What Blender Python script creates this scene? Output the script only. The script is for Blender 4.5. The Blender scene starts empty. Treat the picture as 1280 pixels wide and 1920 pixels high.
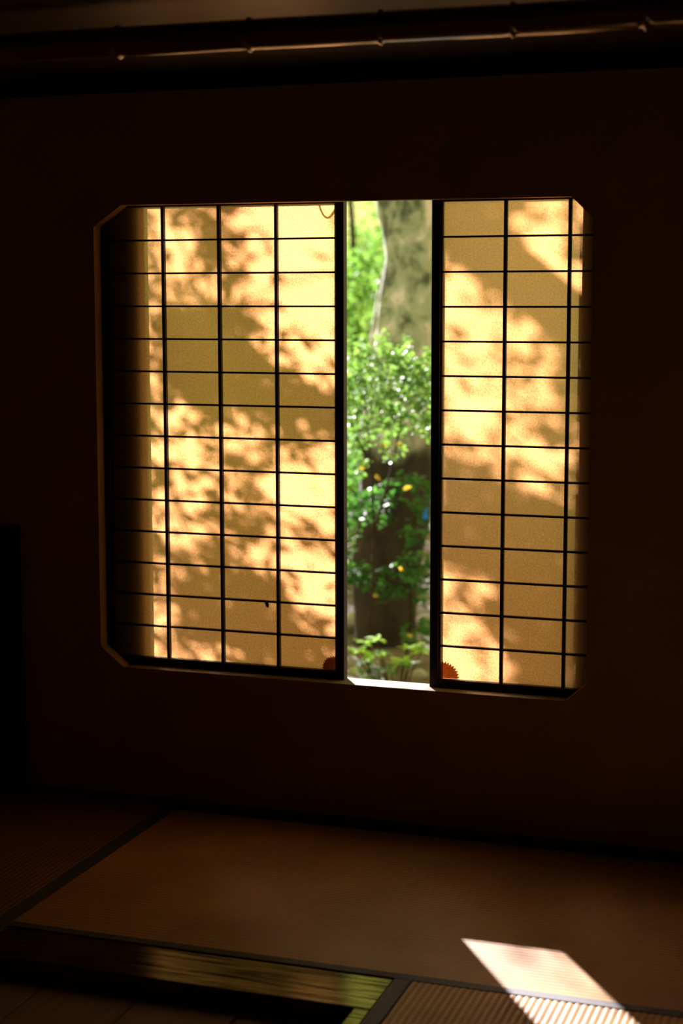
import bpy, bmesh, math, random
import numpy as np
from mathutils import Vector, Matrix

random.seed(7)
rng = np.random.default_rng(11)
S = bpy.context.scene
COL = S.collection

# ------------------------------------------------------------------ camera
F_PX = 3138.7
CAM = Vector((2.0131, -4.2578, 1.4343))
YAW, PITCH, ROLL = (math.radians(a) for a in (-19.028, -7.344, -0.096))
_f = Vector((math.sin(YAW) * math.cos(PITCH), math.cos(YAW) * math.cos(PITCH), math.sin(PITCH)))
_r = Vector((math.cos(YAW), -math.sin(YAW), 0))
_u = _r.cross(_f)
RT = _r * math.cos(ROLL) + _u * math.sin(ROLL)
UP = -_r * math.sin(ROLL) + _u * math.cos(ROLL)
cam_d = bpy.data.cameras.new('camera')
cam = bpy.data.objects.new('camera', cam_d)
COL.objects.link(cam)
cam.matrix_world = Matrix(((RT.x, UP.x, -_f.x, CAM.x), (RT.y, UP.y, -_f.y, CAM.y), (RT.z, UP.z, -_f.z, CAM.z), (0, 0, 0, 1)))
cam_d.sensor_fit = 'VERTICAL'
cam_d.sensor_height = 36
cam_d.sensor_width = 24
cam_d.lens = F_PX / 1920 * 36
cam_d.clip_start = .02
cam_d.dof.use_dof = True
cam_d.dof.focus_distance = 4.45
cam_d.dof.aperture_fstop = 2.4
S.camera = cam


def at(px, py, Y):
    """the point of the garden at depth y = Y that the photograph shows at a pixel"""
    d = _f + RT * ((px - 640) / F_PX) - UP * ((py - 960) / F_PX)
    return CAM + d * ((Y - CAM.y) / d.y)


# ------------------------------------------------------------------ sky, sun, exposure
w = bpy.data.worlds.new('world')
S.world = w
w.use_nodes = True
bg = w.node_tree.nodes['Background']
bg.inputs[0].default_value = (1.0, .84, .32, 1)
bg.inputs[1].default_value = 1.65

SUN = Vector((-.515, .768, .381)).normalized()      # towards the sun
sl = bpy.data.lights.new('sun', 'SUN')
sl.energy = 37
sl.color = (1, .93, .96)
sl.angle = math.radians(.7)
so = bpy.data.objects.new('sun', sl)
COL.objects.link(so)
so.rotation_euler = SUN.to_track_quat('Z', 'Y').to_euler()
so.location = SUN * 12

S.view_settings.view_transform = 'Standard'
S.view_settings.look = 'None'
S.view_settings.gamma = 1
S.view_settings.use_curve_mapping = False
S.view_settings.exposure = 0


# ------------------------------------------------------------------ materials
def newmat(name):
    m = bpy.data.materials.new(name)
    m.use_nodes = True
    nt = m.node_tree
    nt.nodes.clear()
    out = nt.nodes.new('ShaderNodeOutputMaterial')
    return m, nt, out


def N(nt, kind, **kw):
    n = nt.nodes.new(kind)
    for k, v in kw.items():
        if k[0] == 'i' and k[1:].isdigit():
            n.inputs[int(k[1:])].default_value = v
        elif k in n.inputs.keys():
            n.inputs[k].default_value = v
        else:
            setattr(n, k, v)
    return n


def ramp(nt, src, stops):
    r = nt.nodes.new('ShaderNodeValToRGB')
    nt.links.new(src, r.inputs[0])
    e = r.color_ramp.elements
    while len(e) < len(stops):
        e.new(.5)
    for k, (p, c) in enumerate(stops):
        e[k].position = p
        e[k].color = (*c, 1)
    return r.outputs[0]


def coords(nt, scale=(1, 1, 1), which='Object', rot=(0, 0, 0)):
    t = nt.nodes.new('ShaderNodeTexCoord') if which == 'Object' else nt.nodes.new('ShaderNodeNewGeometry')
    mp = nt.nodes.new('ShaderNodeMapping')
    mp.inputs['Scale'].default_value = scale
    mp.inputs['Rotation'].default_value = rot
    nt.links.new(t.outputs['Object' if which == 'Object' else 'Position'], mp.inputs[0])
    return mp.outputs[0]


def noise_mat(name, stops, scale=8, stretch=(1, 1, 1), rough=.8, bump=.15, bscale=60, spec=.3, coat=0, detail=5):
    m, nt, out = newmat(name)
    c = coords(nt, stretch, 'World')
    n = N(nt, 'ShaderNodeTexNoise', Scale=scale, Detail=detail)
    nt.links.new(c, n.inputs['Vector'])
    b = N(nt, 'ShaderNodeBsdfPrincipled')
    nt.links.new(ramp(nt, n.outputs['Fac'], stops), b.inputs['Base Color'])
    b.inputs['Roughness'].default_value = rough
    b.inputs['Specular IOR Level'].default_value = spec
    b.inputs['Coat Weight'].default_value = coat
    b.inputs['Coat Roughness'].default_value = .12
    if coat > .5:
        b.inputs['Coat IOR'].default_value = 2.0
    if bump:
        n2 = N(nt, 'ShaderNodeTexNoise', Scale=bscale, Detail=4)
        nt.links.new(c, n2.inputs['Vector'])
        bp = N(nt, 'ShaderNodeBump', Strength=bump, Distance=.01)
        nt.links.new(n2.outputs['Fac'], bp.inputs['Height'])
        nt.links.new(bp.outputs[0], b.inputs['Normal'])
    nt.links.new(b.outputs[0], out.inputs[0])
    return m


def paper_mat(name, lo, hi, shift=.0):
    m, nt, out = newmat(name)
    c = coords(nt, (1, 1, 1), 'World')
    n1 = N(nt, 'ShaderNodeTexNoise', Scale=190, Detail=3)
    nt.links.new(c, n1.inputs['Vector'])
    n2 = N(nt, 'ShaderNodeTexNoise', Scale=620, Detail=2)
    nt.links.new(c, n2.inputs['Vector'])
    mx = N(nt, 'ShaderNodeMath', operation='ADD')
    nt.links.new(n1.outputs['Fac'], mx.inputs[0])
    nt.links.new(n2.outputs['Fac'], mx.inputs[1])
    hf = N(nt, 'ShaderNodeMath', operation='MULTIPLY', i1=.5)
    nt.links.new(mx.outputs[0], hf.inputs[0])
    col = ramp(nt, hf.outputs[0], [(.36, lo), (.64, hi)])
    oi = N(nt, 'ShaderNodeObjectInfo')
    mr = N(nt, 'ShaderNodeMapRange', i3=.95, i4=1.04)
    nt.links.new(oi.outputs['Random'], mr.inputs[0])
    mul = N(nt, 'ShaderNodeMix', data_type='RGBA', blend_type='MULTIPLY')
    mul.inputs[0].default_value = 1
    nt.links.new(col, mul.inputs[6])
    nt.links.new(mr.outputs[0], mul.inputs[7])
    col = mul.outputs[2]
    tr = N(nt, 'ShaderNodeBsdfTranslucent')
    nt.links.new(col, tr.inputs[0])
    df = N(nt, 'ShaderNodeBsdfDiffuse')
    df.inputs[0].default_value = (.30, .20, .10, 1)
    rf = N(nt, 'ShaderNodeBsdfRefraction', Roughness=.56, IOR=1.25)
    rf.inputs[0].default_value = (1, .76, .55, 1)
    a = N(nt, 'ShaderNodeMixShader', i0=.22)
    nt.links.new(tr.outputs[0], a.inputs[1])
    nt.links.new(rf.outputs[0], a.inputs[2])
    b = N(nt, 'ShaderNodeMixShader', i0=.25)
    nt.links.new(a.outputs[0], b.inputs[1])
    nt.links.new(df.outputs[0], b.inputs[2])
    nt.links.new(b.outputs[0], out.inputs[0])
    return m


def leaf_mat(name, cols, trans=.5, rough=.35, scale=9, sheen=.5):
    m, nt, out = newmat(name)
    c = coords(nt, (1, 1, 1), 'World')
    n = N(nt, 'ShaderNodeTexNoise', Scale=scale, Detail=3)
    nt.links.new(c, n.inputs['Vector'])
    k = len(cols) - 1
    col = ramp(nt, n.outputs['Fac'], [(.33 + .34 * i / k, cc) for i, cc in enumerate(cols)])
    b = N(nt, 'ShaderNodeBsdfPrincipled', Roughness=rough)
    b.inputs['Specular IOR Level'].default_value = sheen
    nt.links.new(col, b.inputs['Base Color'])
    t = N(nt, 'ShaderNodeBsdfTranslucent')
    mul = N(nt, 'ShaderNodeMix', data_type='RGBA', blend_type='MULTIPLY')
    mul.inputs[0].default_value = 1
    nt.links.new(col, mul.inputs[6])
    mul.inputs[7].default_value = (1.9, 1.75, .8, 1)
    nt.links.new(mul.outputs[2], t.inputs[0])
    mx = N(nt, 'ShaderNodeMixShader', i0=trans)
    nt.links.new(b.outputs[0], mx.inputs[1])
    nt.links.new(t.outputs[0], mx.inputs[2])
    nt.links.new(mx.outputs[0], out.inputs[0])
    return m


M = {}
M['plaster'] = noise_mat('earth_plaster', [(.3, (.36, .225, .080)), (.7, (.43, .27, .10))], 5, rough=.95, bump=.25, bscale=220, spec=.1)
M['sill'] = noise_mat('sill_plaster', [(.3, (.13, .092, .055)), (.7, (.19, .135, .082))], 14, rough=.85, bump=.2, bscale=120, spec=.2)
M['reveal'] = M['plaster']
M['outer_plaster'] = noise_mat('outer_weathered_boards', [(.3, (.035, .022, .013)), (.7, (.06, .04, .024))], 6, (6, 1, .5), rough=.95, bump=.2, bscale=90)
M['dark_wood'] = noise_mat('dark_lattice_wood', [(.3, (.018, .009, .005)), (.7, (.034, .017, .009))], 22, (1, 1, .2), rough=.6, bump=.06, bscale=200, spec=.25)
M['black_wood'] = noise_mat('black_stained_wood', [(.3, (.006, .004, .003)), (.7, (.012, .008, .005))], 18, (.3, 1, 1), rough=.7, bump=.05, spec=.15)


def board_mat():
    """dark old board with a thin worn polish: matt grain, weak mirror"""
    m, nt, out = newmat('polished_board_wood')
    c = coords(nt, (.35, 6, 1), 'World')
    n = N(nt, 'ShaderNodeTexNoise', Scale=14, Detail=6, Roughness=.6, Distortion=.4)
    nt.links.new(c, n.inputs['Vector'])
    d = N(nt, 'ShaderNodeBsdfDiffuse')
    nt.links.new(ramp(nt, n.outputs['Fac'], [(.35, (.010, .006, .003)), (.5, (.030, .017, .007)), (.68, (.055, .030, .012))]), d.inputs[0])
    g = N(nt, 'ShaderNodeBsdfGlossy', Roughness=.15)
    g.inputs[0].default_value = (1, .95, .75, 1)
    bp = N(nt, 'ShaderNodeBump', Strength=.05, Distance=.01)
    nt.links.new(n.outputs['Fac'], bp.inputs['Height'])
    nt.links.new(bp.outputs[0], g.inputs['Normal'])
    mr = N(nt, 'ShaderNodeMapRange', i1=.34, i2=.62, i3=.012, i4=.11)
    nt.links.new(n.outputs['Fac'], mr.inputs[0])
    mx = N(nt, 'ShaderNodeMixShader')
    nt.links.new(mr.outputs[0], mx.inputs[0])
    nt.links.new(d.outputs[0], mx.inputs[1])
    nt.links.new(g.outputs[0], mx.inputs[2])
    nt.links.new(mx.outputs[0], out.inputs[0])
    return m


M['board'] = board_mat()
M['plank'] = noise_mat('sunken_plank_wood', [(.3, (.11, .060, .028)), (.7, (.17, .095, .045))], 12, (6, .4, 1), rough=.6, bump=.06, bscale=40)
M['ceil'] = noise_mat('ceiling_board_wood', [(.3, (.014, .007, .004)), (.7, (.028, .015, .008))], 10, (5, .4, 1), rough=.45, bump=.05, bscale=50, spec=.5)
M['bamboo'] = noise_mat('smoked_bamboo', [(.3, (.075, .026, .012)), (.7, (.12, .045, .02))], 9, (.3, 4, 4), rough=.2, bump=.02, bscale=40, spec=.7, coat=.9)
M['heri'] = noise_mat('black_cloth_border', [(.3, (.010, .008, .008)), (.7, (.017, .014, .013))], 120, rough=.75, bump=.1, bscale=400, spec=.35)
M['tatami_core'] = noise_mat('straw_core', [(.3, (.20, .14, .07)), (.7, (.27, .19, .1))], 30)
M['subfloor'] = noise_mat('subfloor_wood', [(.3, (.20, .12, .05)), (.7, (.30, .18, .08))], 9, (.4, 4, 1))
M['paper'] = paper_mat('washi_paper', (.28, .124, .035), (.63, .31, .125))
M['patch'] = paper_mat('russet_paper_patch', (.16, .045, .008), (.36, .13, .03))
M['bark'] = None
M['insect'] = noise_mat('insect_shell', [(.3, (.012, .007, .004)), (.7, (.02, .012, .008))], 60, rough=.4)
M['vine'] = noise_mat('vine_bark', [(.3, (.10, .055, .025)), (.7, (.15, .09, .04))], 60)
M['twig'] = noise_mat('twig_bark', [(.3, (.028, .020, .013)), (.7, (.055, .040, .026))], 20, (1, 1, .3), rough=.95, spec=.05)
M['blue'] = noise_mat('blue_plastic', [(.3, (.010, .20, .95)), (.7, (.012, .24, 1.0))], 20, rough=.35, bump=0)
M['tagdark'] = noise_mat('dark_cord', [(.3, (.02, .02, .02)), (.7, (.03, .03, .03))], 20)
M['soil'] = noise_mat('garden_soil', [(.32, (.060, .045, .030)), (.5, (.115, .090, .062)), (.7, (.17, .145, .10))], 2.2, rough=.95, bump=.5, bscale=14)
M['stone'] = noise_mat('garden_stone', [(.3, (.16, .15, .13)), (.7, (.30, .29, .25))], 9, rough=.9, bump=.4, bscale=30)
M['roof'] = noise_mat('roof_shingle', [(.3, (.06, .04, .025)), (.7, (.10, .07, .045))], 8, rough=.9)
M['leaf_bright'] = leaf_mat('shrub_leaf', [(.065, .15, .055), (.105, .22, .075), (.16, .29, .10)], .32, rough=.55, scale=14, sheen=.16)
M['leaf_dark'] = leaf_mat('deep_green_leaf', [(.022, .085, .030), (.045, .14, .045), (.075, .20, .06)], .3, rough=.55, scale=12, sheen=.10)
M['leaf_lime'] = leaf_mat('lime_leaf', [(.22, .42, .06), (.30, .52, .08), (.38, .60, .10)], .45, rough=.7, scale=16, sheen=.08)
M['leaf_far'] = leaf_mat('far_leaf', [(.045, .12, .035), (.08, .18, .05), (.13, .24, .07)], .5, rough=.6, scale=2.5, sheen=.2)
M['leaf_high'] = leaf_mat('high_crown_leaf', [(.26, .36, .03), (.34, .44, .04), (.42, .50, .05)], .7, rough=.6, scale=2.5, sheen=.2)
M['leaf_tree'] = leaf_mat('tree_leaf', [(.05, .060, .018), (.08, .085, .025)], .08, rough=.6, scale=5)
M['leaf_yellow'] = leaf_mat('yellow_leaf', [(.40, .31, .05), (.52, .38, .07)], .3, rough=.6, scale=20)


def bark_mat():
    m, nt, out = newmat('mottled_bark')
    c = coords(nt, (1, 1, .7), 'World')
    n = N(nt, 'ShaderNodeTexNoise', Distortion=.5, Scale=8, Detail=6, Roughness=.66)
    nt.links.new(c, n.inputs['Vector'])
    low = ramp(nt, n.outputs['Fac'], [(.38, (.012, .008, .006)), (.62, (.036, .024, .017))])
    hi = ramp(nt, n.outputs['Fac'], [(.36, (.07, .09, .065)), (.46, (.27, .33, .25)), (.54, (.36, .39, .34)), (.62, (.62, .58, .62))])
    g = N(nt, 'ShaderNodeNewGeometry')
    sx = N(nt, 'ShaderNodeSeparateXYZ')
    nt.links.new(g.outputs['Position'], sx.inputs[0])
    n2 = N(nt, 'ShaderNodeTexNoise', Scale=4, Detail=3)
    nt.links.new(c, n2.inputs['Vector'])
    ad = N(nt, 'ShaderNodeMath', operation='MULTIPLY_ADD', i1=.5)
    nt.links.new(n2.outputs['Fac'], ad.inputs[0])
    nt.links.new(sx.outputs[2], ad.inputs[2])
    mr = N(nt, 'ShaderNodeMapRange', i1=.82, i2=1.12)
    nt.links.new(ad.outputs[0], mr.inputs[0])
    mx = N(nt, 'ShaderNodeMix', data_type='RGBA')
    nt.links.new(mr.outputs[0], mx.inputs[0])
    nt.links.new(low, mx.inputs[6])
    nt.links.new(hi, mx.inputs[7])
    b = N(nt, 'ShaderNodeBsdfPrincipled', Roughness=.9)
    nt.links.new(mx.outputs[2], b.inputs['Base Color'])
    bp = N(nt, 'ShaderNodeBump', Strength=.6, Distance=.03)
    nt.links.new(n.outputs['Fac'], bp.inputs['Height'])
    nt.links.new(bp.outputs[0], b.inputs['Normal'])
    nt.links.new(b.outputs[0], out.inputs[0])
    return m


M['bark'] = bark_mat()


def rush_mat(name, cols):
    m, nt, out = newmat(name)
    c = coords(nt, (1, 1, 1), 'Object')
    n = N(nt, 'ShaderNodeTexNoise', Scale=3.5, Detail=4)
    nt.links.new(c, n.inputs['Vector'])
    mp = coords(nt, (900, 14, 1), 'Object')          # single rush stems lie across the mat
    n2 = N(nt, 'ShaderNodeTexNoise', Scale=1, Detail=2)
    nt.links.new(mp, n2.inputs['Vector'])
    mx = N(nt, 'ShaderNodeMath', operation='MULTIPLY_ADD', i1=.45)
    nt.links.new(n2.outputs['Fac'], mx.inputs[0])
    nt.links.new(n.outputs['Fac'], mx.inputs[2])
    col = ramp(nt, mx.outputs[0], cols)
    tc = N(nt, 'ShaderNodeTexCoord')
    sp_ = N(nt, 'ShaderNodeSeparateXYZ')
    nt.links.new(tc.outputs['Object'], sp_.inputs[0])
    dv = N(nt, 'ShaderNodeMapRange', i1=0, i2=.0018, i3=.60, i4=1.08)        # colour darker in the grooves of the weave
    nt.links.new(sp_.outputs[2], dv.inputs[0])
    gm = N(nt, 'ShaderNodeMix', data_type='RGBA', blend_type='MULTIPLY')
    gm.inputs[0].default_value = 1
    nt.links.new(col, gm.inputs[6])
    nt.links.new(dv.outputs[0], gm.inputs[7])
    col = gm.outputs[2]
    b = N(nt, 'ShaderNodeBsdfPrincipled', Roughness=.5)
    b.inputs['Specular IOR Level'].default_value = .22
    nt.links.new(col, b.inputs['Base Color'])
    nt.links.new(b.outputs[0], out.inputs[0])
    return m


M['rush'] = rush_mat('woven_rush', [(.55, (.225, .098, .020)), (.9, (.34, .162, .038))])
M['rush_shaded'] = rush_mat('shaded_woven_rush', [(.55, (.10, .036, .012)), (.9, (.15, .058, .020))])  # same rush; dimness from how light meets its ribs is in the colour


# ------------------------------------------------------------------ mesh helpers
def link(name, me, mat, parent=None, loc=None):
    o = bpy.data.objects.new(name, me)
    if mat is not None and len(me.materials) == 0:
        me.materials.append(mat)
    COL.objects.link(o)
    if parent is not None:
        o.parent = parent
    if loc is not None:
        o.location = loc
    return o


def box_bm(bm, x0, x1, y0, y1, z0, z1):
    vs = [bm.verts.new((x, y, z)) for x in (x0, x1) for y in (y0, y1) for z in (z0, z1)]
    for f in ((0, 1, 3, 2), (4, 6, 7, 5), (0, 4, 5, 1), (2, 3, 7, 6), (0, 2, 6, 4), (1, 5, 7, 3)):
        bm.faces.new([vs[i] for i in f])


def mesh_of(bm, name, smooth=False, bevel=0):
    bmesh.ops.recalc_face_normals(bm, faces=bm.faces)
    if bevel:
        bmesh.ops.bevel(bm, geom=list(bm.edges), offset=bevel, segments=1, affect='EDGES', profile=.5)
    me = bpy.data.meshes.new(name)
    bm.to_mesh(me)
    bm.free()
    if smooth:
        for p in me.polygons:
            p.use_smooth = True
    return me


def boxes(name, lst, mat, parent=None, bevel=0):
    bm = bmesh.new()
    for b in lst:
        box_bm(bm, *b)
    return link(name, mesh_of(bm, name, bevel=bevel), mat, parent)


def empty(name, loc=(0, 0, 0)):
    o = bpy.data.objects.new(name, None)
    o.empty_display_size = .1
    COL.objects.link(o)
    o.location = loc
    return o


def tag(o, label, cat, group=None):
    o['label'] = label
    o['category'] = cat
    if group:
        o['group'] = group
    return o


def struct(o):
    o['kind'] = 'structure'
    return o


def tube(name, pts, radii, mat, parent=None, seg=10, wob=0, lobes=None):
    """a tapering tube through points, as one closed mesh"""
    bm = bmesh.new()
    P = [Vector(p) for p in pts]
    rings = []
    ref = Vector((0, 1, .13)).normalized()
    for i, p in enumerate(P):
        t = (P[min(i + 1, len(P) - 1)] - P[max(i - 1, 0)]).normalized()
        a = t.cross(ref)
        if a.length < .05:
            a = t.cross(Vector((1, 0, 0)))
        a.normalize()
        b = a.cross(t)
        ring = []
        for k in range(seg):
            th = 2 * math.pi * k / seg
            r = radii[i]
            if wob:
                r *= 1 + wob * (math.sin(3 * th + 1.7 * i * .35) * .5 + math.sin(5 * th - .6 * i) * .3 + random.uniform(-.25, .25))
            if lobes:
                r *= lobes(th, i)
            ring.append(bm.verts.new(p + a * (r * math.cos(th)) + b * (r * math.sin(th))))
        rings.append(ring)
    for i in range(len(rings) - 1):
        for k in range(seg):
            bm.faces.new((rings[i][k], rings[i][(k + 1) % seg], rings[i + 1][(k + 1) % seg], rings[i + 1][k]))
    bm.faces.new(rings[0])
    bm.faces.new(rings[-1])
    return link(name, mesh_of(bm, name, smooth=True), mat, parent)


def spline(pts, n):
    """Catmull-Rom through points"""
    P = [Vector(p) for p in pts]
    P = [P[0] * 2 - P[1]] + P + [P[-1] * 2 - P[-2]]
    out = []
    m = len(P) - 3
    for i in range(n):
        u = i / (n - 1) * m
        k = min(int(u), m - 1)
        t = u - k
        a, b, c, d = P[k:k + 4]
        out.append(.5 * ((2 * b) + (c - a) * t + (2 * a - 5 * b + 4 * c - d) * t * t + (3 * b - a - 3 * c + d) * t ** 3))
    return out


def leaves_mesh(name, pos, length, width=.42, up=.3, rnd=None):
    """many small folded leaves in one mesh"""
    g = rnd or rng
    n = len(pos)
    d = g.normal(size=(n, 3))
    d[:, 2] = d[:, 2] * .6 + up * .3
    d /= np.linalg.norm(d, axis=1)[:, None]
    q = g.normal(size=(n, 3))
    s = np.cross(d, q)
    s /= np.linalg.norm(s, axis=1)[:, None]
    nrm = np.cross(s, d)
    L = (length * g.uniform(.7, 1.25, n))[:, None]
    W = L * width * .5
    base = pos - d * L * .5
    v = np.stack([base, base + d * L * .45 + s * W + nrm * W * .35, base + d * L, base + d * L * .45 - s * W + nrm * W * .35], axis=1).reshape(-1, 3)
    idx = (np.arange(n) * 4)[:, None]
    tri = np.concatenate([idx + np.array([0, 2, 1]), idx + np.array([0, 3, 2])], axis=1).reshape(-1)
    me = bpy.data.meshes.new(name)
    me.vertices.add(len(v))
    me.vertices.foreach_set('co', v.ravel())
    me.loops.add(len(tri))
    me.loops.foreach_set('vertex_index', tri.astype(np.int32))
    me.polygons.add(len(tri) // 3)
    me.polygons.foreach_set('loop_start', np.arange(0, len(tri), 3, dtype=np.int32))
    me.update(calc_edges=True)
    me.validate()
    return me


def one_leaf_mesh(name, w=.4, mat=None):
    """a single pointed leaf of unit length along +X, folded along its midrib"""
    bm = bmesh.new()
    prof = [(0, .0), (.12, .45), (.35, .95), (.6, .9), (.82, .5), (1, 0)]
    mid = [bm.verts.new((x, 0, -.10 * math.sin(math.pi * x * .9) * .0 - .18 * x * x)) for x, _ in prof]
    for sg in (-1, 1):
        side = [bm.verts.new((x, sg * h * w * .5, .12 * h * w - .18 * x * x)) if 0 < i < len(prof) - 1 else mid[i] for i, (x, h) in enumerate(prof)]
        for i in range(len(prof) - 1):
            vs = []
            for v in (mid[i], mid[i + 1], side[i + 1], side[i]):
                if v not in vs:
                    vs.append(v)
            bm.faces.new(vs)
    me = mesh_of(bm, name, smooth=True)
    if mat:
        me.materials.append(mat)
    return me


# ------------------------------------------------------------------ the room shell
RX0, RX1, RY0, RZ1 = -.95, 2.95, -4.9, 2.03
OPEN = [(-.187, 1.628), (-.100, 1.686), (1.161, 1.684), (1.217, 1.630), (1.220, .426), (1.164, .376), (-.118, .376), (-.190, .434)]


def holed_wall(name, outer, hole, y0, y1, mat):
    bm = bmesh.new()
    es = []
    for loop in (outer, hole):
        vs = [bm.verts.new((x, y0, z)) for x, z in loop]
        es += [bm.edges.new((vs[i], vs[(i + 1) % len(vs)])) for i in range(len(vs))]
    r = bmesh.ops.triangle_fill(bm, use_beauty=True, edges=es)
    fs = [f for f in r['geom'] if isinstance(f, bmesh.types.BMFace)]
    ex = bmesh.ops.extrude_face_region(bm, geom=fs)
    for v in [v for v in ex['geom'] if isinstance(v, bmesh.types.BMVert)]:
        v.co.y = y1
    return struct(link(name, mesh_of(bm, name), mat))


# inner plaster skin with the chamfered opening, the pocket the screens slide in, the outer skin
holed_wall('wall_back', [(RX0, -.45), (RX1, -.45), (RX1, 2.12), (RX0, 2.12)], OPEN, 0, .040, M['plaster'])
holed_wall('wall_outer', [(RX0 - .2, -.45), (RX1 + .2, -.45), (RX1 + .2, 2.30), (RX0 - .2, 2.30)],
           [(-.0755, .372), (1.170, .372), (1.170, 1.735), (-.0755, 1.735)], .0775, .100, M['outer_plaster'])
struct(boxes('trim_1', [(RX0 + .02, RX1 - .02, .0405, .0770, .30, .3735)], M['black_wood']))          # lower track of the screens
struct(boxes('trim_2', [(RX0 + .02, RX1 - .02, .0405, .0770, 1.718, 1.78)], M['black_wood']))         # upper track
struct(boxes('trim_3', [(RX0 - .02, RX0 + .02, .0405, .0770, .30, 1.78), (RX1 - .02, RX1 + .02, .0405, .0770, .30, 1.78)], M['black_wood']))
# pale plaster cap laid on the lower edge of the opening
struct(boxes('trim_4', [(-.117, 1.163, .0005, .0800, .3700, .3772)], M['sill'], bevel=.0012))

struct(boxes('wall_left', [(RX0 - .1, RX0, RY0, .04, -.45, 2.2)], M['plaster']))
struct(boxes('wall_right', [(RX1, RX1 + .1, RY0, .04, -.45, 2.2)], M['plaster']))
struct(boxes('wall_front', [(RX0 - .1, RX1 + .1, RY0 - .1, RY0, -.45, 2.2)], M['plaster']))
floor = struct(boxes('floor', [(RX0, RX1, RY0, 0, -.12, -.060)], M['subfloor']))
ceil = struct(boxes('ceiling', [(RX0 - .1, RX1 + .1, RY0 - .1, .086, RZ1 + .014, RZ1 + .10)], M['black_wood']))
# ceiling boards run from the wall towards the room, each a little tilted so that its edge shows
pitch = .088
k = 0
cb = None
x = RX0 + .002
while x < RX1 - .05:
    if cb is None:
        bm = bmesh.new()
        bw = pitch - .004
        box_bm(bm, 0, bw, RY0 + .01, -.002, 0, .012)
        for v in bm.verts:
            v.co.z += (.005 if v.co.x > .01 else 0)
        cb = mesh_of(bm, 'ceiling_board')
        cb.materials.append(M['ceil'])
    link('ceiling_board', cb, None, ceil, (x, 0, RZ1 - .002))
    x += pitch
    k += 1
struct(boxes('trim_5', [(RX0 + .002, RX1 - .002, -.036, -.001, 1.990, RZ1 - .001)], M['black_wood'], bevel=.002))   # cornice rail
struct(boxes('baseboard_back', [(RX0 + .002, RX1 - .002, -.0565, -.001, -.055, .002)], noise_mat('wall_foot_wood', [(.3, (.07, .036, .018)), (.7, (.10, .052, .026))], 14, (.4, 4, 1), rough=.7)))

# low dark plank door in the wall at the corner
door = struct(empty('door_1', (-.70, 0, 0)))
for i in range(3):
    boxes('plank', [(-.235 + i * .153, -.235 + i * .153 + .150, -.020, -.002, .075, .735)], M['black_wood'], door, bevel=.002)
for nm, b in (('door_frame', (-.248, -.236, -.030, -.002, .004, .775)), ('door_frame', (.2255, .256, -.030, -.002, .004, .775)),
              ('door_frame', (-.2355, .2250, -.030, -.002, .737, .775)), ('threshold', (-.2355, .2250, -.030, -.002, .004, .073))):
    boxes(nm, [b], M['black_wood'], door, bevel=.002)

# the roof edge over the garden side
struct(boxes('roof_eave', [(RX0 - .8, RX1 + .8, -.3, .75, 2.32, 2.40)], M['roof']))


# ------------------------------------------------------------------ tatami mats
def ribbed(w, l, rib=.015, h=.0018):
    """rush facing: ribs run along the long side (local Y); local X across"""
    bm = bmesh.new()
    n = max(1, round(w / rib))
    rows = []
    ny = 2
    prof = [(0, 0), (.22, .75), (.5, 1), (.78, .75)]
    xs = [((i + a) * w / n, hh * h) for i in range(n) for a, hh in prof] + [(w, 0)]
    for j in range(ny):
        rows.append([bm.verts.new((x, j * l / (ny - 1), z)) for x, z in xs])
    for j in range(ny - 1):
        for i in range(len(xs) - 1):
            bm.faces.new((rows[j][i], rows[j][i + 1], rows[j + 1][i + 1], rows[j + 1][i]))
    # sides down into the core
    return mesh_of(bm, 'rush_facing', smooth=True)


def tatami(name, x0, x1, y0, y1, long_axis, h0, h1, label, rush='rush'):
    """h0 / h1 : width of the cloth border at the low and the high side"""
    t = empty(name, ((x0 + x1) / 2, (y0 + y1) / 2, -.0575))
    tag(t, label, 'tatami mat', 'tatami mats on the tea room floor')
    ox, oy, oz = t.location
    boxes('straw_core', [(x0 - ox, x1 - ox, y0 - oy, y1 - oy, -.0025, .0555)], M['tatami_core'], t)
    if long_axis == 'y':
        me = ribbed(x1 - x0 - h0 - h1, y1 - y0)
        o = link('rush_facing', me, M[rush], t, (x0 + h0 - ox, y0 - oy, .0562))
        bs = [(x0 - ox, x0 + h0 - ox, y0 - oy, y1 - oy), (x1 - h1 - ox, x1 - ox, y0 - oy, y1 - oy)]
    else:
        me = ribbed(y1 - y0 - h0 - h1, x1 - x0)
        o = link('rush_facing', me, M[rush], t, (x0 - ox, y1 - h1 - oy, .0562))
        o.rotation_euler.z = -math.pi / 2
        bs = [(x0 - ox, x1 - ox, y0 - oy, y0 + h0 - oy), (x0 - ox, x1 - ox, y1 - h1 - oy, y1 - oy)]
    for b in bs:
        boxes('cloth_border', [(*b, .0550, .0590)], M['heri'], t, bevel=.001)
    return t


tatami('tatami_mat', .0785, 1.988, -1.0150, -.0580, 'x', .028, .027, 'tatami mat lying lengthwise along the wall under the window, bright sun patch on it')
tatami('tatami_mat', -.879, .0775, -1.968, -.0580, 'y', .030, .044, 'dim tatami mat in the corner by the low dark door, ribs running towards the wall', 'rush_shaded')
tatami('tatami_mat', 1.0125, 1.9690, -2.930, -1.0165, 'y', .039, .030, 'tatami mat beside the polished wooden board, ribs meeting the long mat under the window')

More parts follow.
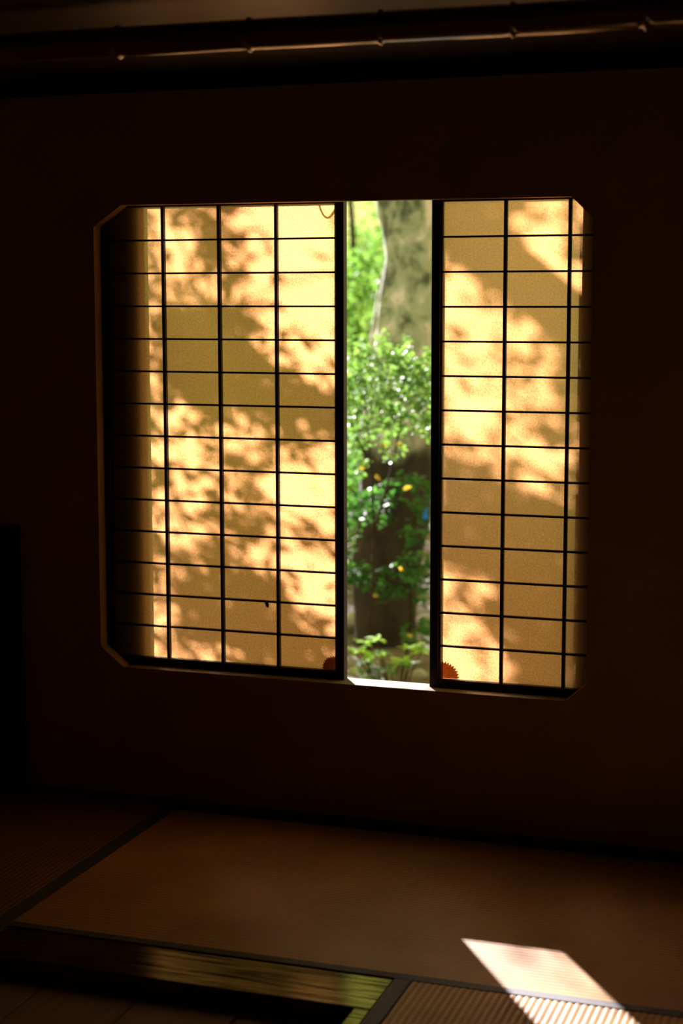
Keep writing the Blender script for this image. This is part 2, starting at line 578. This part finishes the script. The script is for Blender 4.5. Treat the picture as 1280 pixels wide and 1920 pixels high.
# polished board with a sunken bay of planks
frame = struct(empty('trim_6', (.5, -1.1, -.06)))
o_ = frame.location
boxes('board', [(.0785 - o_.x, 1.0115 - o_.x, -1.178 - o_.y, -1.0165 - o_.y, -.0, .0585)], M['board'], frame, bevel=.003)
boxes('side_board', [(.9750 - o_.x, 1.0115 - o_.x, -2.00 - o_.y, -1.1785 - o_.y, -.0, .0580)], M['board'], frame, bevel=.003)
bay = struct(empty('trim_7', (.5, -1.6, -.06)))
for x0, x1 in ((.0800, .2735), (.2770, .5005), (.5040, .7295), (.7330, .9735)):
    boxes('sunken_plank', [(x0 - .5, x1 - .5, -2.0 + 1.6, -1.1795 + 1.6, 0, .0170 + random.uniform(-.001, .001))], M['plank'], bay, bevel=.002)

# ------------------------------------------------------------------ bamboo pole under the ceiling
pole = empty('bamboo_pole', (1.0, -1.01, 1.962))
tag(pole, 'smoked bamboo pole with swollen joints, running under the ceiling parallel to the window wall', 'bamboo pole')
nodes = [at(p[0], p[1], -1.01).x for p in ((-22, 95), (224, 95), (469, 82), (715, 70), (962, 58), (1212, 45))]
sp = nodes[3] - nodes[2]
xs = [nodes[0] - 2 * sp, nodes[0] - sp] + nodes + [nodes[-1] + sp, nodes[-1] + 2 * sp, nodes[-1] + 3 * sp]
xs = [RX0 + .01] + [a for a in xs if RX0 + .05 < a < RX1 - .05] + [RX1 - .01]
random.seed(3)
for i in range(len(xs) - 1):
    a, b = xs[i], xs[i + 1]
    pts, rad = [], []
    tilt = random.uniform(-.0012, .0012)
    for u in (0, .012, .03, .07, .2, .5, .8, .93, .97, .988, 1):
        pts.append((a + (b - a) * u - 1.0, 0, tilt * (u - .5)))
        e = min(u, 1 - u)
        rad.append(.0310 + (.0026 if e < .005 else .0016 if e < .02 else -.0006 if e < .05 else 0))
    seg_ = tube('bamboo_internode', pts, rad, M['bamboo'], pole, seg=28)
    ring = tube('joint_ring', [(b - 1.0 - .004, 0, 0), (b - 1.0 - .002, 0, 0), (b - 1.0 + .002, 0, 0), (b - 1.0 + .004, 0, 0)], [.0325, .0352, .0352, .0325], M['bamboo'], pole, seg=28) if i < len(xs) - 2 else None


# ------------------------------------------------------------------ shoji screens
def shoji(x_first, cols, zt, stile_l, stile_r, label):
    """x_first: centre of the left-most lattice field edge; cols: number of fields"""
    CW, RH = .1693, .0915
    zb = zt - 14 * RH
    cx = x_first + CW * cols / 2
    t = empty('shoji_screen', (cx, .060, .3735))
    tag(t, label, 'shoji screen', 'pair of sliding paper screens in the window')
    ox, oy, oz = t.location
    L, R_ = x_first, x_first + CW * cols
    y0, y1 = .0455 - oy, .0745 - oy

    def stile(a, b, inner):
        st = [(a - ox, b - ox, y0, y1, -.0005, 1.7165 - oz)]
        o = boxes('stile', st, M['dark_wood'], t, bevel=.0012)
        c, d = ((b, b + .0045) if inner > 0 else (a - .0045, a))
        boxes('bead', [(c - ox, d - ox, y0 + .006, y1 - .004, zb - oz, zt - oz)], M['dark_wood'], o)
    stile(L - stile_l, L - .0045, 1)
    stile(R_ + .0045, R_ + stile_r, -1)
    boxes('top_rail', [(L - .004 - ox, R_ + .004 - ox, y0 + .001, y1 - .001, zt - oz, 1.7160 - oz)], M['dark_wood'], t, bevel=.001)
    boxes('bottom_rail', [(L - .004 - ox, R_ + .004 - ox, y0 + .001, y1 - .001, 0, zb - oz)], M['dark_wood'], t, bevel=.001)
    # lattice: upright bars in front, cross bars let into them
    for c in range(1, cols):
        xx = L + c * CW
        boxes('upright_bar', [(xx - .0042 - ox, xx + .0042 - ox, .0500 - oy, .0630 - oy, zb - oz, zt - oz)], M['dark_wood'], t)
    hb = None
    for r in range(1, 14):
        zz = zt - r * RH
        o = link('cross_bar', hb, None, t, (0, 0, zz - oz)) if hb else boxes('cross_bar', [(L - ox, R_ - ox, .0520 - oy, .0625 - oy, -.0026, .0026)], M['dark_wood'], t)
        o.location.z = zz - oz
        hb = o.data
    # paper behind the lattice, one pane for each field
    pm = None
    for c in range(cols):
        for r in range(14):
            if pm is None:
                bm = bmesh.new()
                q = [bm.verts.new(v) for v in ((-CW / 2, 0, -RH / 2), (CW / 2, 0, -RH / 2), (CW / 2, 0, RH / 2), (-CW / 2, 0, RH / 2))]
                bm.faces.new(q)
                pm = mesh_of(bm, 'paper_pane')
                pm.materials.append(M['paper'])
            link('paper_pane', pm, None, t, (L + (c + .5) * CW - ox, .0632 - oy, zt - (r + .5) * RH - oz))
    return t


def scallop(parent, x, z, r, lo, hi, n=9):
    """fan of small rounded lobes cut from russet paper, glued to the pane; lo..hi in degrees"""
    bm = bmesh.new()
    c = (0, 0, 0)
    front = [c]
    m = 48
    for i in range(m + 1):
        a = math.radians(lo + (hi - lo) * i / m)
        rr = r * (1 + .16 * abs(math.sin(math.radians((hi - lo) * i / m) * n * 180 / (hi - lo))) + .05 * math.sin(2.3 * a + x * 40))
        front.append((rr * math.cos(a), 0, rr * math.sin(a)))
    vf = [bm.verts.new(p) for p in front]
    vb = [bm.verts.new((p[0], .0004, p[2])) for p in front]
    k = len(front)
    bm.faces.new(vf)
    bm.faces.new(vb[::-1])
    for i in range(k):
        bm.faces.new((vf[i], vb[i], vb[(i + 1) % k], vf[(i + 1) % k]))
    o = link('paper_patch', mesh_of(bm, 'paper_patch'), M['patch'], parent)
    o.location = Vector((x, .0626, z)) - parent.location
    o['label'] = 'russet scalloped paper patch'
    return o


left = shoji(-.1694, 4, 1.6817, .026, .028, 'paper screen four lattice fields wide, with a tiny dark insect on a cross bar')
right = shoji(.8098, 3, 1.6806, .028, .028, 'paper screen three lattice fields wide, crossed by a slanting broad limb shadow')
scallop(left, .5075, .4010, .036, 90, 180)
scallop(right, .8103, .4002, .042, 0, 90)

# small dark insect on a cross bar
p = at(501, 1133, .050)
ins = empty('small_insect', (p.x, .0490, p.z))
tag(ins, 'tiny dark insect with folded wings clinging to the lattice of the wider paper screen', 'insect')
body = tube('body', [(-.0030, 0, .0090), (-.0022, -.0012, .0065), (0, -.0015, .0010), (.0016, -.0012, -.0045), (.0028, 0, -.0085)], [.0020, .0042, .0052, .0044, .0014], M['insect'], ins, seg=10)
for s_ in (-1, 1):
    tube('wing', [(-.0016, -.002, .0055), (s_ * .0028, -.0024, .000), (.0024 + s_ * .0016, -.0015, -.0085)], [.0014, .0026, .0012], M['insect'], ins, seg=6)
for k in range(3):
    tube('leg', [(-.001, 0, .004 - k * .003), (-.0045, .0012, .005 - k * .003), (-.006, .0028, .004 - k * .003)], [.0004, .0003, .0003], M['insect'], ins, seg=5)

# ------------------------------------------------------------------ the garden
G0 = -.45
ground = struct(link('ground', None or (lambda bm: (box_bm(bm, -16, 10, .11, 26, G0 - .3, G0), mesh_of(bm, 'ground'))[1])(bmesh.new()), M['soil']))

# vine tendril hanging outside the wider screen; it throws the hooked shadow at the top
vp = [(.452, 0, 1.715), (.458, 0, 1.690), (.464, 0, 1.668), (.474, 0, 1.650), (.484, 0, 1.645), (.494, 0, 1.650), (.504, 0, 1.664), (.520, 0, 1.690)]
vp = [Vector((.30, .55, 2.34)), Vector((.36, .36, 2.10))] + [Vector((a, .064, c)) + SUN * .24 for a, _, c in vp] + [Vector((.44, .34, 2.05)), Vector((.46, .50, 2.34))]
tag(tube('vine_tendril', spline(vp, 60), [.0026] * 60, M['vine'], seg=8), 'thin curled vine tendril hanging from the eave outside the paper screen', 'vine')

# ---- big mottled tree seen between the screens
TY = 4.35
tk = [(712, 1300, 92), (716, 1262, 72), (719, 1225, 60), (721, 1150, 60), (727, 1060, 65), (736, 960, 70), (744, 860, 71), (752, 760, 70), (762, 660, 66), (772, 580, 60), (776, 500, 56), (774, 430, 60), (771, 370, 64), (778, 300, 60), (792, 200, 57), (815, 60, 54)]
mpx = (TY - CAM.y) / F_PX * 1.03
pts = [at(a, b, TY) for a, b, _ in tk]
big = empty('garden_tree', (pts[0].x, pts[0].y, G0))
tag(big, 'thick mottled grey-green tree trunk standing in the gap between the paper screens', 'tree')
bo = Vector(big.location)
random.seed(5)
pp = spline([p - bo for p in pts], 60)
rr = [float(np.interp(i / 59 * 15, range(16), [q[2] for q in tk])) * mpx for i in range(60)]
pp[0].z = -.03
tube('trunk', pp, rr, M['bark'], big, seg=36, wob=.07)
# root buttress on its left
bt = [(708, 690, 20), (712, 640, 19), (716, 590, 17), (722, 540, 14), (730, 490, 8)]
b2 = [at(a, b, TY + .02) - bo for a, b, _ in bt]
tube('buttress', spline(b2, 18), [float(np.interp(i / 17 * 4, range(5), [q[2] for q in bt])) * mpx for i in range(18)], M['bark'], big, seg=14, wob=.1)
for (a0, a1, yy, rr_) in ((728, 800, 532, .020), (745, 815, 505, .014), (770, 818, 448, .016), (740, 790, 640, .012)):
    rp = []
    for k in range(9):
        u = k / 8
        ctr = at(772, yy, TY)
        px_ = at(a0 + (a1 - a0) * u, yy + 7 * math.sin(u * 5), TY)
        dx_ = px_.x - ctr.x
        rp.append(Vector((px_.x, TY - math.sqrt(max(.0001, .145 ** 2 - dx_ ** 2)) + .006, px_.z)) - bo)
    tube('bark_ridge', spline(rp, 20), [rr_ * math.sin(math.pi * (i + .6) / 20.2) + .002 for i in range(20)], M['bark'], big, seg=10, wob=.15)
# a few high limbs and its crown, above the view
lim = [spline([pp[-1], pp[-1] + Vector((dx * .4, dy * .4, .5)), pp[-1] + Vector((dx, dy, 1.1))], 8) for dx, dy in ((.9, .5), (-.4, .9), (1.1, -.5))]
for l in lim:
    tube('limb', l, [.16 - .015 * i for i in range(8)], M['bark'], big, seg=10, wob=.05)
cr = np.concatenate([np.array(l[-1])[None] + rng.normal(size=(900, 3)) * (.55, .55, .35) for l in lim])
f = link('foliage', leaves_mesh('foliage', cr, .09), M['leaf_tree'], big)
f['kind'] = 'stuff'

# blue tag tied to the trunk
tp = at(797, 962, TY - .22)
tg = empty('blue_tag', tp)
tag(tg, 'small bright blue plastic tag hanging against the big trunk', 'tag')
bm = bmesh.new()
box_bm(bm, -.0135, .0135, -.004, .004, -.034, .030)
link('tag_plate', mesh_of(bm, 'tag_plate', bevel=.003), M['blue'], tg)
tube('cord', [(0, 0, .028), (.004, .03, .042), (.006, .09, .050)], [.0025] * 3, M['tagdark'], tg, seg=6)
boxes('clip', [(-.012, .012, -.005, .005, -.046, -.034)], M['tagdark'], tg)


# ---- leafy shrubs, in tiers
def px_blob(cx, cy, rx, ry, Y, dy, n):
    """n points in a flattened ball"""
    c = at(cx, cy, Y)
    m = (Y - CAM.y) / F_PX * 1.03
    q = rng.normal(size=(n, 3))
    q /= np.linalg.norm(q, axis=1)[:, None]
    q *= (rng.uniform(0, 1, n) ** (1 / 2.2))[:, None]
    return np.array(c) + q * np.array((rx * m, dy, ry * m))


def shrub(name, blobs, stems, lead_mat, stuff_mat, leaf_len, n_parts, label, group=None, yellow=(), base=None):
    root = empty(name, base)
    tag(root, label, 'shrub', group)
    b = Vector(root.location)
    for s_ in stems:
        tube('stem', spline([Vector(q) - b for q in s_], 14), [.008 - .0004 * i for i in range(14)], M['twig'], root, seg=7)
    P = np.concatenate([px_blob(*q) for q in blobs])
    # the leaves nearest to the house are single leaves, the rest is mass
    order = np.argsort(P[:, 1] + rng.normal(size=len(P)) * .08)
    near, rest = P[order[:n_parts]], P[order[n_parts:]]
    lm = one_leaf_mesh('leaf', .46, lead_mat)
    for q in near:
        o = link('leaf', lm, None, root, Vector(q) - b)
        L = leaf_len * random.uniform(.75, 1.3)
        o.scale = (L, L, L)
        o.rotation_euler = (random.uniform(-.9, .9), random.uniform(-.8, .6), random.uniform(0, 6.28))
    if len(rest):
        f = link('foliage', leaves_mesh('foliage', rest - np.array(b), leaf_len), stuff_mat, root)
        f['kind'] = 'stuff'
    if yellow:
        ym = one_leaf_mesh('yellow_leaf', .5, M['leaf_yellow'])
        for (a, c, Y, L) in yellow:
            o = link('yellow_leaf', ym, None, root, at(a, c, Y) - b)
            o.scale = (L, L, L)
            o.rotation_euler = (random.uniform(.6, 1.4), random.uniform(-.5, .9), random.uniform(-.6, .6))
            o['label'] = 'yellowed leaf'
    return root


random.seed(21)
B1 = at(690, 1290, 3.4)
B1.z = G0
Y1 = 3.32
shrub('leafy_shrub',
      [(700, 705, 75, 52, Y1, .28, 420), (765, 740, 70, 62, Y1, .28, 460), (655, 735, 45, 62, Y1, .25, 300), (720, 785, 95, 42, Y1, .25, 320), (800, 715, 40, 45, Y1, .22, 180),
       (690, 660, 40, 24, Y1, .2, 90), (740, 668, 40, 24, Y1, .2, 80), (790, 690, 30, 25, Y1, .2, 60), (690, 825, 40, 25, Y1, .15, 60), (735, 845, 30, 25, Y1, .15, 40),
       (664, 868, 30, 30, Y1, .15, 80), (800, 790, 26, 40, Y1, .15, 90), (668, 645, 14, 22, Y1, .1, 26), (716, 640, 12, 26, Y1, .1, 24), (762, 650, 12, 24, Y1, .1, 22), (800, 668, 12, 22, Y1, .1, 20), (650, 820, 22, 40, Y1, .15, 70)],
      [(B1, at(700, 1000, Y1 + .1), at(690, 820, Y1), at(680, 690, Y1)), (at(700, 1000, Y1 + .1), at(740, 850, Y1), at(760, 700, Y1)), (at(690, 860, Y1 + .05), at(660, 800, Y1), at(650, 710, Y1))],
      M['leaf_bright'], M['leaf_bright'], .042, 280, 'dense shrub with small glossy bright green leaves in front of the mottled trunk',
      'evergreen shrubs in the garden', [(714, 830, Y1 - .2, .036), (755, 918, Y1 - .1, .05), (704, 889, Y1 - .1, .04), (672, 876, Y1 - .15, .034), (788, 828, Y1 - .2, .035), (742, 833, Y1 - .2, .035)], base=B1)
Y2 = 3.80
B2 = at(760, 1290, 3.9)
B2.z = G0
shrub('leafy_shrub',
      [(700, 935, 58, 30, Y2, .2, 120), (662, 955, 30, 35, Y2, .2, 60), (765, 905, 42, 22, Y2, .2, 60), (792, 935, 26, 40, Y2, .2, 60), (715, 970, 35, 18, Y2, .15, 40),
       (655, 880, 22, 40, Y2, .2, 50), (775, 1000, 34, 30, Y2, .2, 45), (690, 1085, 55, 26, Y2, .2, 110), (658, 1062, 22, 36, Y2, .2, 50), (772, 1062, 44, 36, Y2, .2, 95), (740, 1108, 36, 22, Y2, .2, 50), (792, 1100, 24, 50, Y2, .2, 70), (792, 1180, 28, 26, Y2, .2, 50), (770, 1195, 20, 16, Y2, .2, 24), (660, 980, 20, 40, Y2, .2, 30)],
      [(B2, at(770, 1150, Y2), at(760, 1050, Y2), at(720, 940, Y2)), (at(765, 1100, Y2), at(720, 1085, Y2), at(670, 1070, Y2)), (at(758, 1040, Y2), at(780, 970, Y2), at(795, 900, Y2))],
      M['leaf_dark'], M['leaf_dark'], .052, 260, 'sparse dark green shrub with leaves in tiers before the dark foot of the trunk',
      'evergreen shrubs in the garden', [(762, 1190, Y2 - .2, .036), (696, 1116, Y2 - .2, .036), (748, 1063, Y2 - .2, .03)], base=B2)

# ---- lime green sapling in front: whorls of long leaves
random.seed(9)
Y3 = 3.0
B3 = at(735, 1300, Y3)
B3.z = G0
sap = empty('sapling', B3)
tag(sap, 'young sapling with lime green leaves in whorls, rising just beyond the sill', 'sapling')
lm = one_leaf_mesh('leaf', .42, M['leaf_lime'])
lm2 = one_leaf_mesh('leaf', .42, M['leaf_bright'])
wh = [(683, 1205, 1), (708, 1198, 1), (676, 1222, 1), (697, 1228, 1), (664, 1222, 1), (716, 1222, .5), (685, 1242, .7), (672, 1255, .3), (700, 1256, .2), (722, 1252, .2), (690, 1268, .2), (735, 1258, .2), (712, 1272, .1),
      (765, 1216, 1), (779, 1212, 1), (790, 1222, 1), (758, 1240, .6), (770, 1244, .7), (748, 1245, .4)]
for (a, c, br) in wh:
    cc = at(a, c, Y3 + random.uniform(-.06, .06))
    n = 6
    a0 = random.uniform(0, 6.28)
    for i in range(n):
        o = link('leaf', lm if random.random() < br else lm2, None, sap, cc - B3)
        L = random.uniform(.046, .070)
        o.scale = (L, L, L)
        o.rotation_euler = (random.uniform(-.3, .3), random.uniform(-.45, .25), a0 + i * 6.283 / n + random.uniform(-.25, .25))
    tube('stem', spline([at(a * .5 + 735 * .5, 1300, Y3) - B3, at(a * .7 + 735 * .3, c * .5 + 645, Y3) - B3, cc - B3], 6), [.0035, .0032, .003, .0028, .0025, .002], M['twig'], sap, seg=6)

# ---- shading tree on the sunny side: its limb and leaves throw the dapple on the paper
LM = """3 2 1 5 7 9 9
9 6 1 3 6 9 9
9 8 2 4 8 9 9
8 7 3 3 8 7 9
3 7 5 2 6 9 9
3 6 4 1 6 9 9
1 0 0 0 5 9 9
1 0 0 0 3 5 8
1 0 0 0 4 5 8
1 0 0 0 1 3 7
1 0 0 0 0 1 4
1 1 0 0 0 0 0
3 6 2 3 1 0 0
3 5 3 5 2 1 1
4 6 3 3 3 3 4
2 7 6 1 2 5 6
2 4 6 3 5 8 6
4 5 4 1 5 8 9
2 2 1 2 2 4 6
4 5 3 2 2 3 6
3 4 4 1 6 4 3
2 2 1 2 5 8 6
4 1 0 0 2 6 7
4 1 0 0 0 4 8
4 0 0 0 0 1 5
5 0 0 0 0 0 2
3 1 1 0 0 0 1
2 4 5 1 0 0 1"""
RM = """0 0 2 5 4
0 0 3 6 2
0 0 5 8 2
0 0 1 7 3
8 1 0 3 7
8 3 0 0 2
9 6 3 0 0
8 7 5 1 0
7 4 5 4 0
8 5 2 4 0
5 4 1 2 0
7 8 6 6 1
6 8 4 4 1
6 6 4 4 1
1 3 5 8 1
0 1 4 8 1
0 0 2 5 0
0 0 0 0 0
0 0 0 0 0
0 0 0 0 0
0 1 0 0 0
2 1 0 0 0
3 3 0 0 0
1 2 0 0 0
6 2 0 0 0
5 3 0 0 0
8 4 0 0 0
6 7 0 0 0"""
LM = np.array([[float(v) for v in r.split()] for r in LM.split('\n')]) / 9
RM = np.array([[float(v) for v in r.split()] for r in RM.split('\n')]) / 9
LX = np.array([-.03, .042, .127, .212, .297, .381, .466])
RXs = np.array([.852, .936, 1.021, 1.105, 1.165])
ZS = 1.6817 - .0915 * (np.arange(28) + .5) / 2


def openness(x, z):
    """how much sun gets through the crown towards this point of the window"""
    def grid(Mx, X):
        i = np.clip(np.interp(x, X, np.arange(len(X))), 0, len(X) - 1.001)
        j = np.clip((1.6817 - z) / .04575 - .5, 0, 26.999)
        i0, j0 = int(i), int(j)
        u, v = i - i0, j - j0
        return (Mx[j0, i0] * (1 - u) + Mx[j0, i0 + 1] * u) * (1 - v) + (Mx[j0 + 1, i0] * (1 - u) + Mx[j0 + 1, i0 + 1] * u) * v
    if x < .52:
        return grid(LM, LX)
    if x > .80:
        return grid(RM, RXs)
    return .86 if z < .75 else .45


tr = empty('garden_tree', (-1.95, 2.55, G0))
tag(tr, 'leafy garden tree on the sunny side, its broad limb reaching over the window', 'tree')
tb = Vector(tr.location)
q0, q1 = Vector((.80, .06, 1.655)), Vector((1.20, .06, 1.340))
T1 = 2.3
La, Lb = q0 + SUN * T1, q1 + SUN * T1
dirn = (Lb - La).normalized()
tube('trunk', spline([(0, 0, -.03), (.04, .0, .9), (-.05, .02, 1.9), (.02, 0, 2.9), (.1, .05, 5.0)], 24), [.19 - .003 * i for i in range(24)], M['bark'], tr, seg=16, wob=.06)
limb = [Vector((0, 0, 4.3)), (La - dirn * .75 + Vector((0, .2, .3))) - tb, La - dirn * .3 - tb, La - tb, Lb - tb, Lb + dirn * .45 - tb]
tube('limb', spline(limb, 30), [float(np.interp(i / 29, (0, .35, .6, .8, 1), (.12, .105, .078, .066, .045))) for i in range(30)], M['bark'], tr, seg=14, wob=.04)
mean_a = .06 * .06 * .21 * .52
pos = []
cells = .03
for x in np.arange(-.30, 1.36, cells):
    for z in np.arange(.30, 1.95, cells):
        if x > 1.215:
            op = .97
        elif x < -.06 or x > 1.19 or z > 1.69:
            op = .35
        else:
            op = openness(x + cells / 2, z + cells / 2)
        op = min(max((op - .06) * 1.16, .012), .99)
        lam = -math.log(op) * cells * cells / mean_a
        n = rng.poisson(lam)
        for _ in range(n):
            s_ = rng.uniform(1.8, 3.0) if x < .5 else rng.uniform(2.7, 3.5)
            pos.append(np.array((x + rng.uniform(0, cells), .064, z + rng.uniform(0, cells))) + np.array(SUN) * s_)
pos = np.array(pos)
_d = pos - np.array(CAM)
_z = _d @ np.array(_f)
_px = 640 + F_PX * (_d @ np.array(RT)) / _z
_py = 960 - F_PX * (_d @ np.array(UP)) / _z
pos = pos[~((_px > 620) & (_px < 835) & (_py > 340) & (_py < 1320))]      # the crown ends short of the open gap
f = link('foliage', leaves_mesh('foliage', pos - np.array(tb), .06), M['leaf_tree'], tr)
f['kind'] = 'stuff'
for k in range(9):
    tgt = Vector(pos[rng.integers(len(pos))])
    st = Vector((0, 0, random.uniform(2.2, 4.0)))
    en = tgt - tb
    tube('branch', spline([st, st.lerp(en, .5) + Vector((0, 0, .25)), en], 10), [.009 - .0007 * i for i in range(10)], M['twig'], tr, seg=7)


# ---- trees and bushes farther back
def far_tree(c, r, n, h0, label, trunk=True, leaf=.075, mat='leaf_far', cat='tree', name='garden_tree'):
    root = empty(name, (c[0], c[1], G0))
    tag(root, label, cat, 'trees and bushes at the back of the garden')
    if trunk:
        tube('trunk', spline([(0, 0, -.03), (.06, 0, h0 * .5), (0, .05, h0 + .5 * r[2]), (.05, 0, h0 + 1.3 * r[2])], 10), [.10 - .006 * i for i in range(10)], M['twig'], root, seg=9, wob=.05)
    q = rng.normal(size=(n, 3))
    q /= np.linalg.norm(q, axis=1)[:, None]
    lump = 1 + .22 * np.sin(q[:, 0] * 7 + c[0]) * np.sin(q[:, 2] * 6 + c[1])
    q *= (rng.uniform(.25, 1, n) ** .5 * lump)[:, None]
    P = q * np.array(r) + np.array((0, 0, h0 + r[2]))
    P = P[P[:, 2] > .02]
    f = link('foliage', leaves_mesh('foliage', P, leaf), M[mat], root)
    f['kind'] = 'stuff'
    return root


gx = lambda px, Y: at(px, 500, Y).x
far_tree((gx(640, 7.6), 7.6), (.9, .7, 1.2), 8000, .0, 'rounded light green bush filling the space left of the mottled trunk', False, name='garden_bush', cat='bush')
far_tree((gx(700, 11.3), 11.3), (1.6, 1.0, 1.1), 9000, .4, 'pale yellow green tree behind the rounded bush, sky showing through it', True)
far_tree((gx(560, 13.6), 13.6), (1.5, 1.0, 1.5), 7000, 1.2, 'tall green tree standing hidden behind the wider paper screen', True)
far_tree((gx(800, 16.4), 16.4), (2.0, 1.1, 1.6), 9000, .1, 'broad green tree far behind the mottled trunk', True)
far_tree((gx(640, 19.4), 19.4), (2.4, 1.2, 1.2), 8000, -.1, 'low green thicket at the far end of the garden', False, name='garden_bush', cat='bush')
far_tree((gx(650, 6.35), 6.35), (.5, .22, .32), 800, -.1, 'low green bush on the ground just behind the big trunk', False, leaf=.08, name='garden_bush', cat='bush')
far_tree((-1.78, 5.2), (.60, .5, .75), 4200, -.05, 'added dense low bush, out of view, keeping sun off the ground by the big mottled trunk', False, leaf=.08, name='garden_bush', cat='bush')  # added out of view to keep the sun off the sapling and ground
far_tree((gx(778, 8.75), 8.75), (1.9, .5, 1.6), 5000, 3.4, 'tall tree with a high sunlit yellow green crown above the rounded bush', True, mat='leaf_high')
# planting beyond the screens, on both sides of the open gap
for (cx, cy, r, n, lab) in (
        (.25, 5.4, (.65, .55, .75), 3000, 'rounded bush behind the narrower paper screen, near the big trunk'),
        (1.75, 5.9, (.75, .6, .9), 3200, 'broad bush behind the narrower paper screen, away from the trunk'),
        (.55, 8.6, (1.1, .8, 1.3), 5000, 'large light green bush deep in the garden behind the narrower screen'),
        (2.9, 9.2, (1.2, .8, 1.5), 5000, 'large bush at the far side of the garden behind the blank wall'),
        (-3.3, 6.4, (.8, .6, .8), 3200, 'wide bush behind the wider paper screen'),
        (-4.8, 8.4, (1.0, .8, 1.0), 4000, 'wide bush far back behind the wider paper screen')):
    far_tree((cx, cy), r, n, -.05, lab, False, name='garden_bush', cat='bush')
# thin dark stem of a young tree seen at the edge of the gap
ts = [at(668, 640, 9.95), at(664, 520, 9.95), at(660, 420, 9.95), at(652, 330, 9.95), at(648, 200, 9.95)]
st = empty('young_tree', (ts[0].x, 9.95, G0))
tag(st, 'thin dark stemmed young tree before the light green foliage', 'tree')
sb = Vector(st.location)
tube('trunk', spline([Vector((0, 0, -.03))] + [t_ - sb for t_ in ts], 16), [.035 - .001 * i for i in range(16)], M['twig'], st, seg=9)
tw = rng.normal(size=(500, 3)) * (.3, .10, .25) + np.array(ts[-1] - sb) + np.array((0, 0, .2))
f = link('foliage', leaves_mesh('foliage', tw, .06), M['leaf_far'], st)
f['kind'] = 'stuff'

# a few stones by the roots
random.seed(31)
for i, (a, Y, r) in enumerate(((655, 4.6, .10), (803, 4.75, .09), (785, 3.55, .05))):
    c = at(a, 1250, Y)
    bm = bmesh.new()
    bmesh.ops.create_icosphere(bm, subdivisions=3, radius=r)
    for v in bm.verts:
        nn = v.co.normalized()
        v.co *= 1 + .12 * math.sin(nn.x * 4 + i) + .1 * math.sin(nn.y * 5 + 2 * i) + .05 * math.sin(nn.z * 9)
        v.co.z *= .6
    o = link('stone', mesh_of(bm, 'stone', smooth=True), M['stone'], None, (c.x, Y, G0 + r * .35))
    tag(o, ['weathered grey garden stone left of the big trunk', 'weathered grey garden stone right of the big trunk', 'small grey garden stone before the big trunk'][i], 'stone')
